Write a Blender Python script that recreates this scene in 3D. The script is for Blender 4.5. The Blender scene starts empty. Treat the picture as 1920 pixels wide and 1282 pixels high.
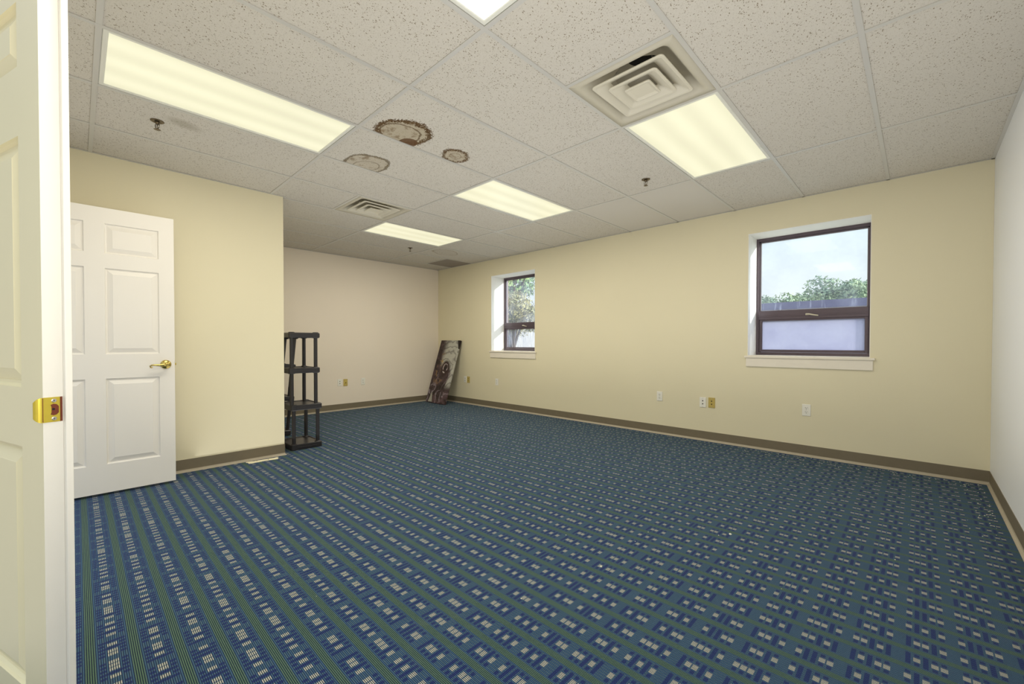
import bpy, bmesh, math, random
from mathutils import Vector, Matrix
random.seed(7)
SC = bpy.context.scene
COL = SC.collection
T = 0.6096
H = 2.5125
YW, XR, XF, XL, YL, YF = 3.6256, 1.8272, -5.2923, -3.0133, 0.1094, -1.68
PI = math.pi

# ------------------------------------------------------------------ node helpers
class V:
    """a float socket with arithmetic"""
    def __init__(s, nt, sock): s.nt, s.s = nt, sock
    def op(s, o, b=None, c=None):
        n = s.nt.nodes.new('ShaderNodeMath'); n.operation = o
        for i, q in enumerate((s, b, c)):
            if q is None: continue
            if isinstance(q, V): s.nt.links.new(q.s, n.inputs[i])
            else: n.inputs[i].default_value = q
        return V(s.nt, n.outputs[0])
    def __add__(s, b): return s.op('ADD', b)
    def __sub__(s, b): return s.op('SUBTRACT', b)
    def __mul__(s, b): return s.op('MULTIPLY', b)
    def __truediv__(s, b): return s.op('DIVIDE', b)
    def lt(s, b): return s.op('LESS_THAN', b)
    def gt(s, b): return s.op('GREATER_THAN', b)
    def floor(s): return s.op('FLOOR')
    def fract(s): return s.op('FRACT')
    def abs(s): return s.op('ABSOLUTE')
    def sin(s): return s.op('SINE')
    def sqrt(s): return s.op('SQRT')
    def max(s, b): return s.op('MAXIMUM', b)
    def min(s, b): return s.op('MINIMUM', b)
    def inv(s): return (s * -1.0) + 1.0
    def smooth(s, a, b):
        n = s.nt.nodes.new('ShaderNodeMapRange'); n.interpolation_type = 'SMOOTHSTEP'
        s.nt.links.new(s.s, n.inputs[0]); n.inputs[1].default_value = a; n.inputs[2].default_value = b
        return V(s.nt, n.outputs[0])

class M:
    """material builder around a principled shader"""
    def __init__(s, name, col=(.8, .8, .8), rough=.6, metal=0., spec=.5, **kw):
        s.m = bpy.data.materials.new(name); s.m.use_nodes = True
        s.nt = s.m.node_tree; s.b = s.nt.nodes['Principled BSDF']
        s.set('Base Color', (*col, 1)); s.set('Roughness', rough); s.set('Metallic', metal)
        s.set('Specular IOR Level', spec)
        for k, v in kw.items(): s.set(k.replace('_', ' '), v)
        tc = s.nt.nodes.new('ShaderNodeTexCoord'); s.obj = tc.outputs['Object']
        g = s.nt.nodes.new('ShaderNodeNewGeometry'); s.pos = g.outputs['Position']
    def set(s, k, v):
        i = s.b.inputs[k]
        if isinstance(v, V): s.nt.links.new(v.s, i)
        elif isinstance(v, bpy.types.NodeSocket): s.nt.links.new(v, i)
        else: i.default_value = v
    def xyz(s, vec=None):
        n = s.nt.nodes.new('ShaderNodeSeparateXYZ'); s.nt.links.new(vec or s.pos, n.inputs[0])
        return [V(s.nt, o) for o in n.outputs]
    def comb(s, x, y, z=0.):
        n = s.nt.nodes.new('ShaderNodeCombineXYZ')
        for i, q in enumerate((x, y, z)):
            if isinstance(q, V): s.nt.links.new(q.s, n.inputs[i])
            else: n.inputs[i].default_value = q
        return n.outputs[0]
    def noise(s, scale, detail=2., vec=None, rough=.5, dist=0.):
        n = s.nt.nodes.new('ShaderNodeTexNoise'); n.inputs['Scale'].default_value = scale
        n.inputs['Detail'].default_value = detail; n.inputs['Roughness'].default_value = rough
        n.inputs['Distortion'].default_value = dist
        s.nt.links.new(vec or s.pos, n.inputs['Vector']); return V(s.nt, n.outputs[0])
    def vor(s, scale, vec=None, feature='F1'):
        n = s.nt.nodes.new('ShaderNodeTexVoronoi'); n.feature = feature; n.inputs['Scale'].default_value = scale
        s.nt.links.new(vec or s.pos, n.inputs['Vector'])
        return V(s.nt, n.outputs['Distance']), n.outputs['Color']
    def white(s, vec):
        n = s.nt.nodes.new('ShaderNodeTexWhiteNoise'); n.noise_dimensions = '3D'
        s.nt.links.new(vec, n.inputs['Vector']); return V(s.nt, n.outputs['Value'])
    def mix(s, f, a, b):
        n = s.nt.nodes.new('ShaderNodeMix'); n.data_type = 'RGBA'
        if isinstance(f, V): s.nt.links.new(f.s, n.inputs[0])
        else: n.inputs[0].default_value = f
        for i, q in ((6, a), (7, b)):
            if isinstance(q, (tuple, list)): n.inputs[i].default_value = (*q[:3], 1)
            else: s.nt.links.new(q, n.inputs[i])
        return n.outputs[2]
    def bump(s, h, strength=.3, dist=.002):
        n = s.nt.nodes.new('ShaderNodeBump'); n.inputs['Strength'].default_value = strength
        n.inputs['Distance'].default_value = dist
        s.nt.links.new(h.s, n.inputs['Height']); s.nt.links.new(n.outputs[0], s.b.inputs['Normal'])

def srgb(r, g, b):
    f = lambda c: (c/255/12.92) if c/255 <= .04045 else ((c/255+.055)/1.055)**2.4
    return (f(r), f(g), f(b))

# ------------------------------------------------------------------ materials
MAT = {}
def simple(name, col, rough=.5, metal=0., spec=.5, var=.06, scale=6., bump=0., bscale=200., **kw):
    k = M(name, col, rough, metal, spec, **kw)
    n = k.noise(scale, 4)
    d = tuple(c*(1-var) for c in col); l = tuple(min(1, c*(1+var)) for c in col)
    k.set('Base Color', k.mix(n, d, l))
    if bump: k.bump(k.noise(bscale, 2), bump, .001)
    MAT[name] = k.m
    return k
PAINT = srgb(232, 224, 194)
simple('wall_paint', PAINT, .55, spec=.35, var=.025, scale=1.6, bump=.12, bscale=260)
simple('wall_paint_daylit', srgb(246, 248, 252), .45, spec=.4, var=.02, scale=1.6, bump=.12, bscale=260)  # window daylight on the right wall is painted into this paler, bluish tint
simple('wall_paint_far_lit', srgb(242, 231, 215), .55, spec=.35, var=.02, scale=1.6, bump=.12, bscale=260)  # same wall paint, lightened and pinkened to stand in for missing light
simple('reveal_white', srgb(244, 242, 236), .5, var=.02)
simple('trim_white', srgb(240, 236, 224), .35, var=.02, scale=9)
simple('sill_paint', srgb(238, 231, 216), .4, var=.04, scale=12)
simple('door_white', srgb(240, 236, 228), .38, var=.012, scale=5)
simple('leaf_white', srgb(242, 232, 190), .3, var=.02, scale=5)
simple('cove_base', srgb(122, 112, 92), .5, var=.07, scale=20)
simple('cove_toe', srgb(176, 166, 146), .55, var=.12, scale=40)
simple('grid_white', srgb(196, 194, 188), .3, spec=.6, var=.02)
simple('fixture_white', srgb(226, 226, 216), .35, var=.02)
simple('vent_white', srgb(214, 208, 190), .4, var=.02)
simple('vent_metal', srgb(196, 190, 172), .38, var=.04, scale=4)
simple('duct_dark', (.008, .008, .008), .8)
simple('brass', (.60, .46, .14), .18, 1., var=.08, scale=60)
simple('brass_plate', srgb(206, 184, 66), .32, .55, var=.07, scale=70)
simple('steel', (.62, .6, .56), .3, 1.)
simple('wood_mortise', srgb(112, 48, 20), .7, var=.3, scale=120)
simple('black_plastic', (.022, .020, .022), .36, spec=.55, var=.15, scale=30, bump=.1, bscale=300)
simple('window_frame', srgb(90, 78, 86), .38, .2, var=.12, scale=30)
simple('window_bead', srgb(150, 148, 152), .4, .3)
simple('handle_metal', srgb(206, 196, 170), .35, .6)
simple('plate_white', srgb(242, 240, 230), .3, var=.01)
simple('plate_tan', srgb(198, 176, 98), .35, var=.06, scale=90)
simple('slot_dark', srgb(44, 36, 20), .6)
simple('sprinkler_metal', srgb(110, 98, 78), .35, .8, var=.2, scale=120)
simple('strip_ivory', srgb(240, 232, 200), .6, var=.05, scale=60)
simple('crumb', srgb(225, 225, 205), .8)
simple('bark', srgb(88, 70, 52), .9, var=.3, scale=12)
simple('brick', srgb(176, 150, 138), .9, var=.1, scale=14)
simple('stone_wall_out', srgb(190, 180, 165), .9, var=.1)
simple('ground_out', srgb(170, 168, 150), .95, var=.1, scale=1)
simple('roof_wall', srgb(196, 192, 214), .9, var=.05, scale=.6)
simple('roof_edge', srgb(128, 126, 160), .8, var=.05)

# carpet: ribbed loop pile, woven pattern in world metres
def carpet():
    k = M('carpet', (.1, .15, .2), .8, 0, .10)
    X, Y, Z = k.xyz()
    wob = k.noise(2.2, 2) * .004 - .002
    Xw = X + wob
    Yw = Y + wob
    p = .1137
    r = (Yw + 1.2775) / p + .5
    row = (r + .5).floor(); fy = r.fract()
    dg = (fy - .5).abs() * p                 # distance from green band centre
    dm = (dg * -1.0) + p/2                   # distance from motif centre
    q = .1395
    c = (Xw - .978) / q
    cl = c.floor(); fx = c.fract() * q
    sl = fx / .0222
    si = sl.floor(); sf = sl.fract()
    cluster = si.lt(4.5)
    inslot = sf.lt(.80) * cluster
    idx = (k.white(k.comb(cl, row, 3.)) * 6.999).floor()
    val = None                               # seven five-slot motifs, one bit per slot: square or solid bar
    for q_, bits in enumerate((0b10101, 0b10111, 0b01011, 0b10110, 0b11001, 0b11010, 0b10101)):
        t_ = idx.op('COMPARE', float(q_), .2) * float(bits)
        val = t_ if val is None else val + t_
    pw = V(k.nt, si.s).op('MAXIMUM', 0.)
    two = k.nt.nodes.new('ShaderNodeMath'); two.operation = 'POWER'; two.inputs[0].default_value = 2.
    k.nt.links.new(pw.s, two.inputs[1])
    cream_s = (((val / V(k.nt, two.outputs[0])) + .01).floor() * .5).fract().gt(.25)
    cream = cream_s * inslot * dm.lt(.0128)
    edge = k.noise(300, 1) * .006
    bar = (sf - .40).abs().lt(.30) * cluster
    navy = bar * (dm + edge).lt(.0385) * (cream.inv()) 
    # caps: for cream slots leave a teal ring between the square and its dark cap
    navy = navy * ((cream_s * (dm - .017).abs().lt(.0022)).inv())
    gband = dg.smooth(.0105, .0155).inv()
    th = Yw / .00569
    tf = (th.fract() - .5).abs() * 2.0       # 0 mid thread, 1 between threads
    tline = tf.smooth(.12, .72)
    alt = (th * .5).fract().gt(.5)
    st = ((Xw / .0062 + th.floor()*.5).fract() - .5).abs() * 2.0
    stl = st.smooth(.3, .9)
    big = k.noise(.9, 3); fine = k.noise(420, 2)
    teal = k.mix(big, srgb(60, 98, 128), srgb(72, 110, 140))
    tealc = k.mix(tline, teal, srgb(20, 40, 74))
    lanes = k.mix((alt * tline.inv()) * .35, tealc, srgb(106, 130, 122))
    green = k.mix(tline, srgb(98, 128, 102), srgb(14, 36, 50))
    col = k.mix(gband, lanes, green)
    nav = k.mix(stl.max(tline) * .8, srgb(34, 58, 128), srgb(6, 14, 54))
    col = k.mix(navy, col, nav)
    cr = k.mix(tline, srgb(208, 208, 192), srgb(60, 66, 76))
    col = k.mix(cream, col, cr)
    col = k.mix(fine.smooth(.35, .75) * .35, col, (.02, .03, .045))
    dust = k.noise(1.3, 5, rough=.7).smooth(.58, .8) * .12
    col = k.mix(dust, col, srgb(150, 150, 150))
    k.set('Base Color', col)
    k.set('Sheen Weight', .10); k.set('Sheen Roughness', .5); k.set('Sheen Tint', (.75, .88, 1, 1))
    k.bump(tline.inv() + fine*.5, .5, .003)
    MAT['carpet'] = k.m
carpet()

# acoustic ceiling tile with fissures and water stains
def tiles():
    k = M('ceiling_tile', (.6, .58, .52), .9, 0, .15)
    X, Y, Z = k.xyz()
    def dashes(ax, ay, scale, thr, off):
        v = k.comb(X*ax + Y*off, Y*ay - X*off, Z*0.0)
        w = k.noise(30, 1)
        d, colr = k.vor(scale, v)
        n = k.nt.nodes.new('ShaderNodeSeparateColor'); k.nt.links.new(colr, n.inputs[0])
        rnd = V(k.nt, n.outputs[0])
        return (d + w*.10).lt(rnd * thr)
    f1 = dashes(1.0, .42, 120, .34, .25)
    f2 = dashes(.45, 1.0, 122, .32, -.3)
    f3 = dashes(1., 1., 270, .42, 0.)
    fis = f1.max(f2)
    smoothcell = X.gt(-2*T) * X.lt(0.) * Y.gt(4*T)
    fis = fis * smoothcell.inv(); f3 = f3 * smoothcell.inv()
    base = k.mix(k.noise(.8, 2), srgb(203, 198, 188), srgb(212, 207, 197))
    col = k.mix(f3 * .6, base, srgb(140, 128, 104))
    col = k.mix(fis * .82, col, srgb(118, 104, 78))
    # stains
    nb = k.noise(34, 3, rough=.7); nl = k.noise(6, 2); n3 = k.noise(110, 2)
    def ell(cx, cy, ax, bx, rot=0., wob=.35, jag=.1):
        ca, sa = math.cos(rot), math.sin(rot)
        u = (X - cx); w = (Y - cy)
        uu = (u*ca + w*sa) / ax; ww = (w*ca - u*sa) / bx
        return (uu*uu + ww*ww).sqrt() + (nl - .5)*wob + (nb - .5)*jag + (n3 - .5)*jag*1.6
    brown = srgb(84, 60, 30); tan = srgb(166, 150, 118)
    def stain(col, e, clip, ring, fill, inner=None, dk=brown, w=.07):
        ins = e.lt(1.0) * clip
        col = k.mix(ins * fill, col, tan)
        rg = (e - (1 - w)).abs().lt(w + .035) * clip * (nb.smooth(.2, .55) * .35 + .65)
        col = k.mix(rg * ring, col, dk)
        if inner is not None:
            i = (inner - 1.0).abs().lt(.045) * ins
            col = k.mix(i * ring * .75, col, dk)
            bl = k.noise(18, 5, rough=.7).smooth(.50, .66) * ins
            col = k.mix(bl * .6, col, srgb(112, 88, 54))
        return col
    clipA = X.gt(-2*T + .004)
    eA = ell(-1.095, .255, .195, .165, .5, .3, .30)
    iA = ell(-1.115, .245, .135, .125, .5, .4, .07)
    col = stain(col, eA, clipA, .95, .6, iA)
    blob = ell(-1.19, .352, .072, .06, .3, .1, .02).lt(1.) * clipA
    col = k.mix(blob * .9, col, srgb(100, 72, 48))
    eB = ell(-1.117, .722, .100, .115, .6, .25, .50)
    iB = ell(-1.117, .722, .042, .048, .6, .3, .1)
    col = stain(col, eB, X.gt(-9), .95, .55, iB, w=.09)
    clipC = X.gt(-3*T + .005)
    eC = ell(-1.74, .315, .20, .160, .35, .5, .12)
    iC = ell(-1.77, .33, .11, .085, .5, .3, .02)
    col = stain(col, eC, clipC, .7, .42, iC, dk=srgb(92, 80, 56), w=.035)
    eD = ell(-3.90, 2.74, .16, .22, .2, .5, .03)
    col = stain(col, eD, X.gt(-9), .45, .12, None, dk=srgb(140, 118, 84), w=.02)
    # smudge beside the first sprinkler
    sm = ell(-2.02, -.80, .07, .13, .4, .2, .05).smooth(.3, 1.1).inv()
    col = k.mix(sm * .35, col, srgb(120, 110, 84))
    k.set('Base Color', col)
    k.bump((fis.max(f3)).inv(), .35, .002)
    MAT['ceiling_tile'] = k.m
tiles()
simple('ceiling_tile_dark', srgb(150, 142, 134), .9, var=.05)

def diffuser(name, col, strength, axis=0):
    k = M(name, (.22, .22, .19), .35, 0, .3)
    X, Y, Z = k.xyz(k.obj)
    w = (X * (2*PI*3/.56) + PI*.5).sin() * .06 + .94
    n = k.noise(3, 2, k.comb(X*1.0, Y*.35)) * .16 - .08
    k.set('Emission Color', (*col, 1)); k.set('Emission Strength', (w + n) * strength)
    h = k.vor(160)[0]
    k.bump(h, .2, .001)
    MAT[name] = k.m
diffuser('diffuser_warm', srgb(252, 248, 212), .84)
diffuser('diffuser_bright', (1, .99, .95), 1.9)

def glass(name, haze_lo, haze_hi, colr):
    m = bpy.data.materials.new(name); m.use_nodes = True
    k = M.__new__(M); k.m = m; k.nt = m.node_tree; nt = m.node_tree
    g = nt.nodes.new('ShaderNodeNewGeometry'); k.pos = g.outputs['Position']
    nt.nodes.remove(nt.nodes['Principled BSDF'])
    out = nt.nodes['Material Output']
    tr = nt.nodes.new('ShaderNodeBsdfTransparent'); tr.inputs[0].default_value = (.93, .96, .97, 1)
    gl = nt.nodes.new('ShaderNodeBsdfGlossy'); gl.inputs['Roughness'].default_value = .03
    tl = nt.nodes.new('ShaderNodeBsdfTranslucent'); tl.inputs[0].default_value = (*colr, 1)
    m1 = nt.nodes.new('ShaderNodeMixShader'); m1.inputs[0].default_value = .006
    nt.links.new(tr.outputs[0], m1.inputs[1]); nt.links.new(gl.outputs[0], m1.inputs[2])
    X, Y, Z = k.xyz()
    streak = k.noise(1., 3, k.comb(X*26., Y*1., Z*2.2), rough=.65)
    cloud = k.noise(3.5, 3)
    low = Z.smooth(1.60, 1.42)
    hz = (cloud.smooth(.35, .75) * (haze_hi - haze_lo) + haze_lo) + streak.smooth(.52, .72) * low * .45 * (0 if haze_lo > .3 else 1)
    m2 = nt.nodes.new('ShaderNodeMixShader'); nt.links.new(hz.s, m2.inputs[0])
    nt.links.new(m1.outputs[0], m2.inputs[1]); nt.links.new(tl.outputs[0], m2.inputs[2])
    nt.links.new(m2.outputs[0], out.inputs[0])
    MAT[name] = m
glass('glass_clear', .03, .14, (.34, .36, .44))
glass('glass_hazy', .55, .82, (.42, .42, .52))
glass('glass_semi', .10, .34, (.36, .38, .44))

def leafmat(name, c1, c2, c3):
    k = M(name, c1, .7, 0, .3)
    n = k.noise(1.7, 3); n2 = k.noise(14, 1)
    col = k.mix(n.smooth(.35, .65), c1, c2)
    col = k.mix(n2.smooth(.55, .7) * .6, col, c3)
    k.set('Base Color', col)
    MAT[name] = k.m
leafmat('leaves_far', srgb(126, 150, 120), srgb(166, 182, 140), srgb(206, 210, 170))
leafmat('leaves_near', srgb(100, 140, 96), srgb(170, 190, 120), srgb(220, 216, 170))
leafmat('leaves_autumn', srgb(128, 128, 88), srgb(176, 166, 116), srgb(226, 220, 190))

def painting():
    k = M('canvas_print', (.3, .25, .25), .5, 0, .4)
    X, Y, Z = k.xyz(k.obj)      # local: x across 0..1, z along 0..1 metres
    U = X; W = Z
    wp = k.noise(3.2, 4, k.obj, rough=.6, dist=.6) * .34 - .17
    U2 = U + wp; W2 = W + wp * .8
    dx = U2 - .36; dz = W2 - .70
    r = (dx*dx + dz*dz).sqrt()
    rings = ((r * 62.0) + k.noise(5, 3, k.obj) * 7.0).sin()
    hair = ((U2*26.0 - W2*9.0) + k.noise(4, 3, k.obj, dist=1.) * 16.0).sin()
    n = k.noise(7, 5, k.obj, rough=.65, dist=1.2)
    dark = k.mix(n.smooth(.35, .7), srgb(38, 26, 26), srgb(96, 74, 78))
    grey = k.mix(rings.smooth(.3, 1.) * .6, srgb(188, 188, 178), srgb(96, 90, 88))
    grey = k.mix(n.smooth(.5, .75) * .6, grey, srgb(120, 112, 106))
    side = (U2*1.1 + (W - .75).abs()*.10).smooth(.50, .58) * W.smooth(.25, .40)
    top = W.smooth(.62, .80) * U2.smooth(.12, .30)
    msk = side.max(top)
    col = k.mix(msk, dark, grey)
    col = k.mix(hair.smooth(.82, 1.) * .55 * W.smooth(.75, .2), col, srgb(172, 160, 168))
    gold = n.smooth(.54, .62) * (U2 - .2).abs().smooth(.16, .04) * (W - .68).abs().smooth(.40, .1)
    col = k.mix(gold, col, srgb(186, 148, 72))
    dx = (U - .34); dz = (W - .66)*.8
    er = (dx*dx + dz*dz).sqrt() + wp*.15
    col = k.mix(er.smooth(.15, .09), col, srgb(54, 34, 32))
    col = k.mix((er - .062).abs().smooth(.016, .006) * (rings.smooth(-.3, .3)), col, srgb(196, 186, 186))
    col = k.mix(er.smooth(.036, .024), col, srgb(24, 18, 22))
    tri = (U*2.2 + W).gt(2.32)
    col = k.mix(tri, col, srgb(30, 22, 22))
    foot = ((U - .13)*.9).abs() + (W - .02) * .30
    col = k.mix(foot.lt(.055) * W.gt(.012), col, srgb(172, 170, 158))
    k.set('Base Color', col)
    MAT['canvas_print'] = k.m
painting()

# ------------------------------------------------------------------ mesh helpers
def mesh(name, bm, mat, parent=None, smooth=False, autosmooth=None):
    me = bpy.data.meshes.new(name); bmesh.ops.recalc_face_normals(bm, faces=bm.faces)
    bm.to_mesh(me); bm.free()
    o = bpy.data.objects.new(name, me); COL.objects.link(o)
    mats = mat if isinstance(mat, (list, tuple)) else [mat]
    for q in mats: me.materials.append(MAT[q])
    if smooth:
        for p in me.polygons: p.use_smooth = True
    if parent: o.parent = parent
    return o
def tag(o, label, cat, group=None, kind=None):
    if label: o['label'] = label
    if cat: o['category'] = cat
    if group: o['group'] = group
    if kind: o['kind'] = kind
    return o
def struct(o, label=None, cat=None):
    o['kind'] = 'structure'
    if label: o['label'] = label
    if cat: o['category'] = cat
    return o
def empty(name, loc=(0, 0, 0), rz=0., rot=None):
    o = bpy.data.objects.new(name, None); COL.objects.link(o); o.location = loc
    o.rotation_euler = rot if rot else (0, 0, rz); o.empty_display_size = .1
    return o
def box(bm, x0, x1, y0, y1, z0, z1, bev=0., mi=0, seg=2):
    vs = [bm.verts.new((x, y, z)) for x in (x0, x1) for y in (y0, y1) for z in (z0, z1)]
    F = [(0, 1, 3, 2), (4, 6, 7, 5), (0, 4, 5, 1), (2, 3, 7, 6), (0, 2, 6, 4), (1, 5, 7, 3)]
    fs = [bm.faces.new([vs[i] for i in f]) for f in F]
    for f in fs: f.material_index = mi
    if bev:
        bmesh.ops.recalc_face_normals(bm, faces=fs)
        es = list({e for f in fs for e in f.edges})
        r = bmesh.ops.bevel(bm, geom=es, offset=bev, segments=seg, profile=.5, affect='EDGES')
        for f in r['faces']: f.material_index = mi
    return fs
def loft(bm, loops, close=True, cap0=False, cap1=False, mi=0):
    rows = [[bm.verts.new(p) for p in L] for L in loops]
    n = len(rows[0])
    for a, b in zip(rows, rows[1:]):
        for i in range(n if close else n-1):
            j = (i+1) % n
            f = bm.faces.new((a[i], a[j], b[j], b[i])); f.material_index = mi
    if cap0: bm.faces.new(rows[0][::-1]).material_index = mi
    if cap1: bm.faces.new(rows[-1]).material_index = mi
    return rows
def circ(r, z, n=24, c=(0, 0), ax='z', sx=1., sy=1.):
    out = []
    for i in range(n):
        a = 2*PI*i/n; u, v = c[0]+r*sx*math.cos(a), c[1]+r*sy*math.sin(a)
        out.append((u, v, z) if ax == 'z' else (z, u, v) if ax == 'x' else (u, z, v))
    return out
def lathe(bm, prof, n=24, c=(0, 0), ax='z', mi=0, caps=True):
    return loft(bm, [circ(max(r, 1e-4), z, n, c, ax) for r, z in prof], True, caps, caps, mi)
def tube(bm, pts, rad, n=10, mi=0):
    pts = [Vector(p) for p in pts]; loops = []
    rads = rad if isinstance(rad, (list, tuple)) else [rad]*len(pts)
    up = Vector((0, 0, 1))
    for i, p in enumerate(pts):
        d = (pts[min(i+1, len(pts)-1)] - pts[max(i-1, 0)]).normalized()
        a = d.cross(up if abs(d.z) < .95 else Vector((1, 0, 0))).normalized(); b = d.cross(a)
        loops.append([p + (a*math.cos(2*PI*k/n) + b*math.sin(2*PI*k/n))*rads[i] for k in range(n)])
    loft(bm, loops, True, True, True, mi)
def rrect(x0, x1, y0, y1, r, z, n=5):
    out = []
    for cx, cy, a0 in ((x1-r, y1-r, 0), (x0+r, y1-r, PI/2), (x0+r, y0+r, PI), (x1-r, y0+r, 3*PI/2)):
        for i in range(n+1):
            a = a0 + PI/2*i/n; out.append((cx+r*math.cos(a), cy+r*math.sin(a), z))
    return out

# ------------------------------------------------------------------ room shell
bm = bmesh.new(); box(bm, XF-.15, XR+.15, YF-.12, 4.0, -.12, 0)
struct(mesh('floor', bm, 'carpet'), 'blue and green patterned commercial carpet covering the whole floor', 'floor')

def wall_holes(name, x0, x1, y0, y1, z0, z1, holes, mat):
    """wall running along x with rectangular holes (hx0,hx1,hz0,hz1)"""
    bm = bmesh.new()
    xs = sorted({x0, x1, *[h[0] for h in holes], *[h[1] for h in holes]})
    zs = sorted({z0, z1, *[h[2] for h in holes], *[h[3] for h in holes]})
    ins = lambda x, z: any(h[0] < x < h[1] and h[2] < z < h[3] for h in holes)
    G = {}
    def v(x, y, z):
        k = (round(x, 5), round(y, 5), round(z, 5))
        if k not in G: G[k] = bm.verts.new((x, y, z))
        return G[k]
    nx, nz = len(xs)-1, len(zs)-1
    solid = lambda i, j: 0 <= i < nx and 0 <= j < nz and not ins((xs[i]+xs[i+1])/2, (zs[j]+zs[j+1])/2)
    for i in range(nx):
        for j in range(nz):
            if not solid(i, j): continue
            a, b, c, d = xs[i], xs[i+1], zs[j], zs[j+1]
            for y in (y0, y1): bm.faces.new((v(a, y, c), v(b, y, c), v(b, y, d), v(a, y, d)))
            if not solid(i-1, j): bm.faces.new((v(a, y0, c), v(a, y0, d), v(a, y1, d), v(a, y1, c)))
            if not solid(i+1, j): bm.faces.new((v(b, y0, c), v(b, y0, d), v(b, y1, d), v(b, y1, c)))
            if not solid(i, j-1): bm.faces.new((v(a, y0, c), v(b, y0, c), v(b, y1, c), v(a, y1, c)))
            if not solid(i, j+1): bm.faces.new((v(a, y0, d), v(b, y0, d), v(b, y1, d), v(a, y1, d)))
    return mesh(name, bm, mat)
W1 = (.133, 1.113, .967, 2.24)
W2 = (-3.792, -2.813, .967, 2.237)
CT = H + .30
struct(wall_holes('wall_back', XF-.15, XR+.15, YW, YW+.36, -.1, CT, [W1, W2], 'wall_paint'),
       'cream painted wall with two windows', 'wall')
bm = bmesh.new(); box(bm, XR, XR+.15, YF-.0, YW-.001, -.1, CT); struct(mesh('wall_right', bm, 'wall_paint_daylit'), 'pale daylight-washed wall at the right edge', 'wall')
bm = bmesh.new(); box(bm, XF-.15, XF, YL, YW-.001, -.1, CT); struct(mesh('wall_far', bm, 'wall_paint_far_lit'), 'pale far end wall of the alcove', 'wall')
bm = bmesh.new(); box(bm, XF-.15, XL, YF-.12, YL, -.1, CT, 0.); struct(mesh('wall_left', bm, 'wall_paint'), 'cream painted wall behind the open panel door', 'wall')
struct(wall_holes('wall_front', XL, -.80, YF-.12, YF, -.1, CT, [(-2.79, -.82, -.1, 2.075)], 'wall_paint'),
       'short front wall round the double doorway', 'wall')

def cove(name, pts, mat=('cove_base', 'cove_toe'), h=.108):
    """vinyl cove base following the wall line, pts listed so that the room is on the left of travel"""
    bm = bmesh.new()
    prof = [(0.0, h), (.003, h), (.0035, .022), (.006, .013), (.014, .006), (.017, .002), (.017, .0), (0, 0)]
    loops = []
    P = [Vector((*p, 0)) for p in pts]
    for i, p in enumerate(P):
        ds = []
        if i > 0: ds.append((P[i]-P[i-1]).normalized())
        if i < len(P)-1: ds.append((P[i+1]-P[i]).normalized())
        ns = [Vector((-d.y, d.x, 0)) for d in ds]
        n = sum(ns, Vector()); n = n / n.length_squared * (1 if len(ns) == 1 else 2) if len(ns) > 1 else ns[0]
        loops.append([(p.x+n.x*a, p.y+n.y*a, z) for a, z in prof])
    loft(bm, loops, True, True, True)
    o = mesh(name, bm, list(mat))
    for pl in o.data.polygons:
        zz = [o.data.vertices[v].co.z for v in pl.vertices]
        if max(zz) < .0225: pl.material_index = 1
    return struct(o)
cove('baseboard_back', [(XR-.001, YW), (XF+.001, YW)])
cove('baseboard_right', [(XR, YF), (XR, YW-.018)])
cove('baseboard_far', [(XF, YW-.018), (XF, YL+.018)])
cove('baseboard_left', [(XF+.004, YL), (XL, YL), (XL, YF)])

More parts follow.
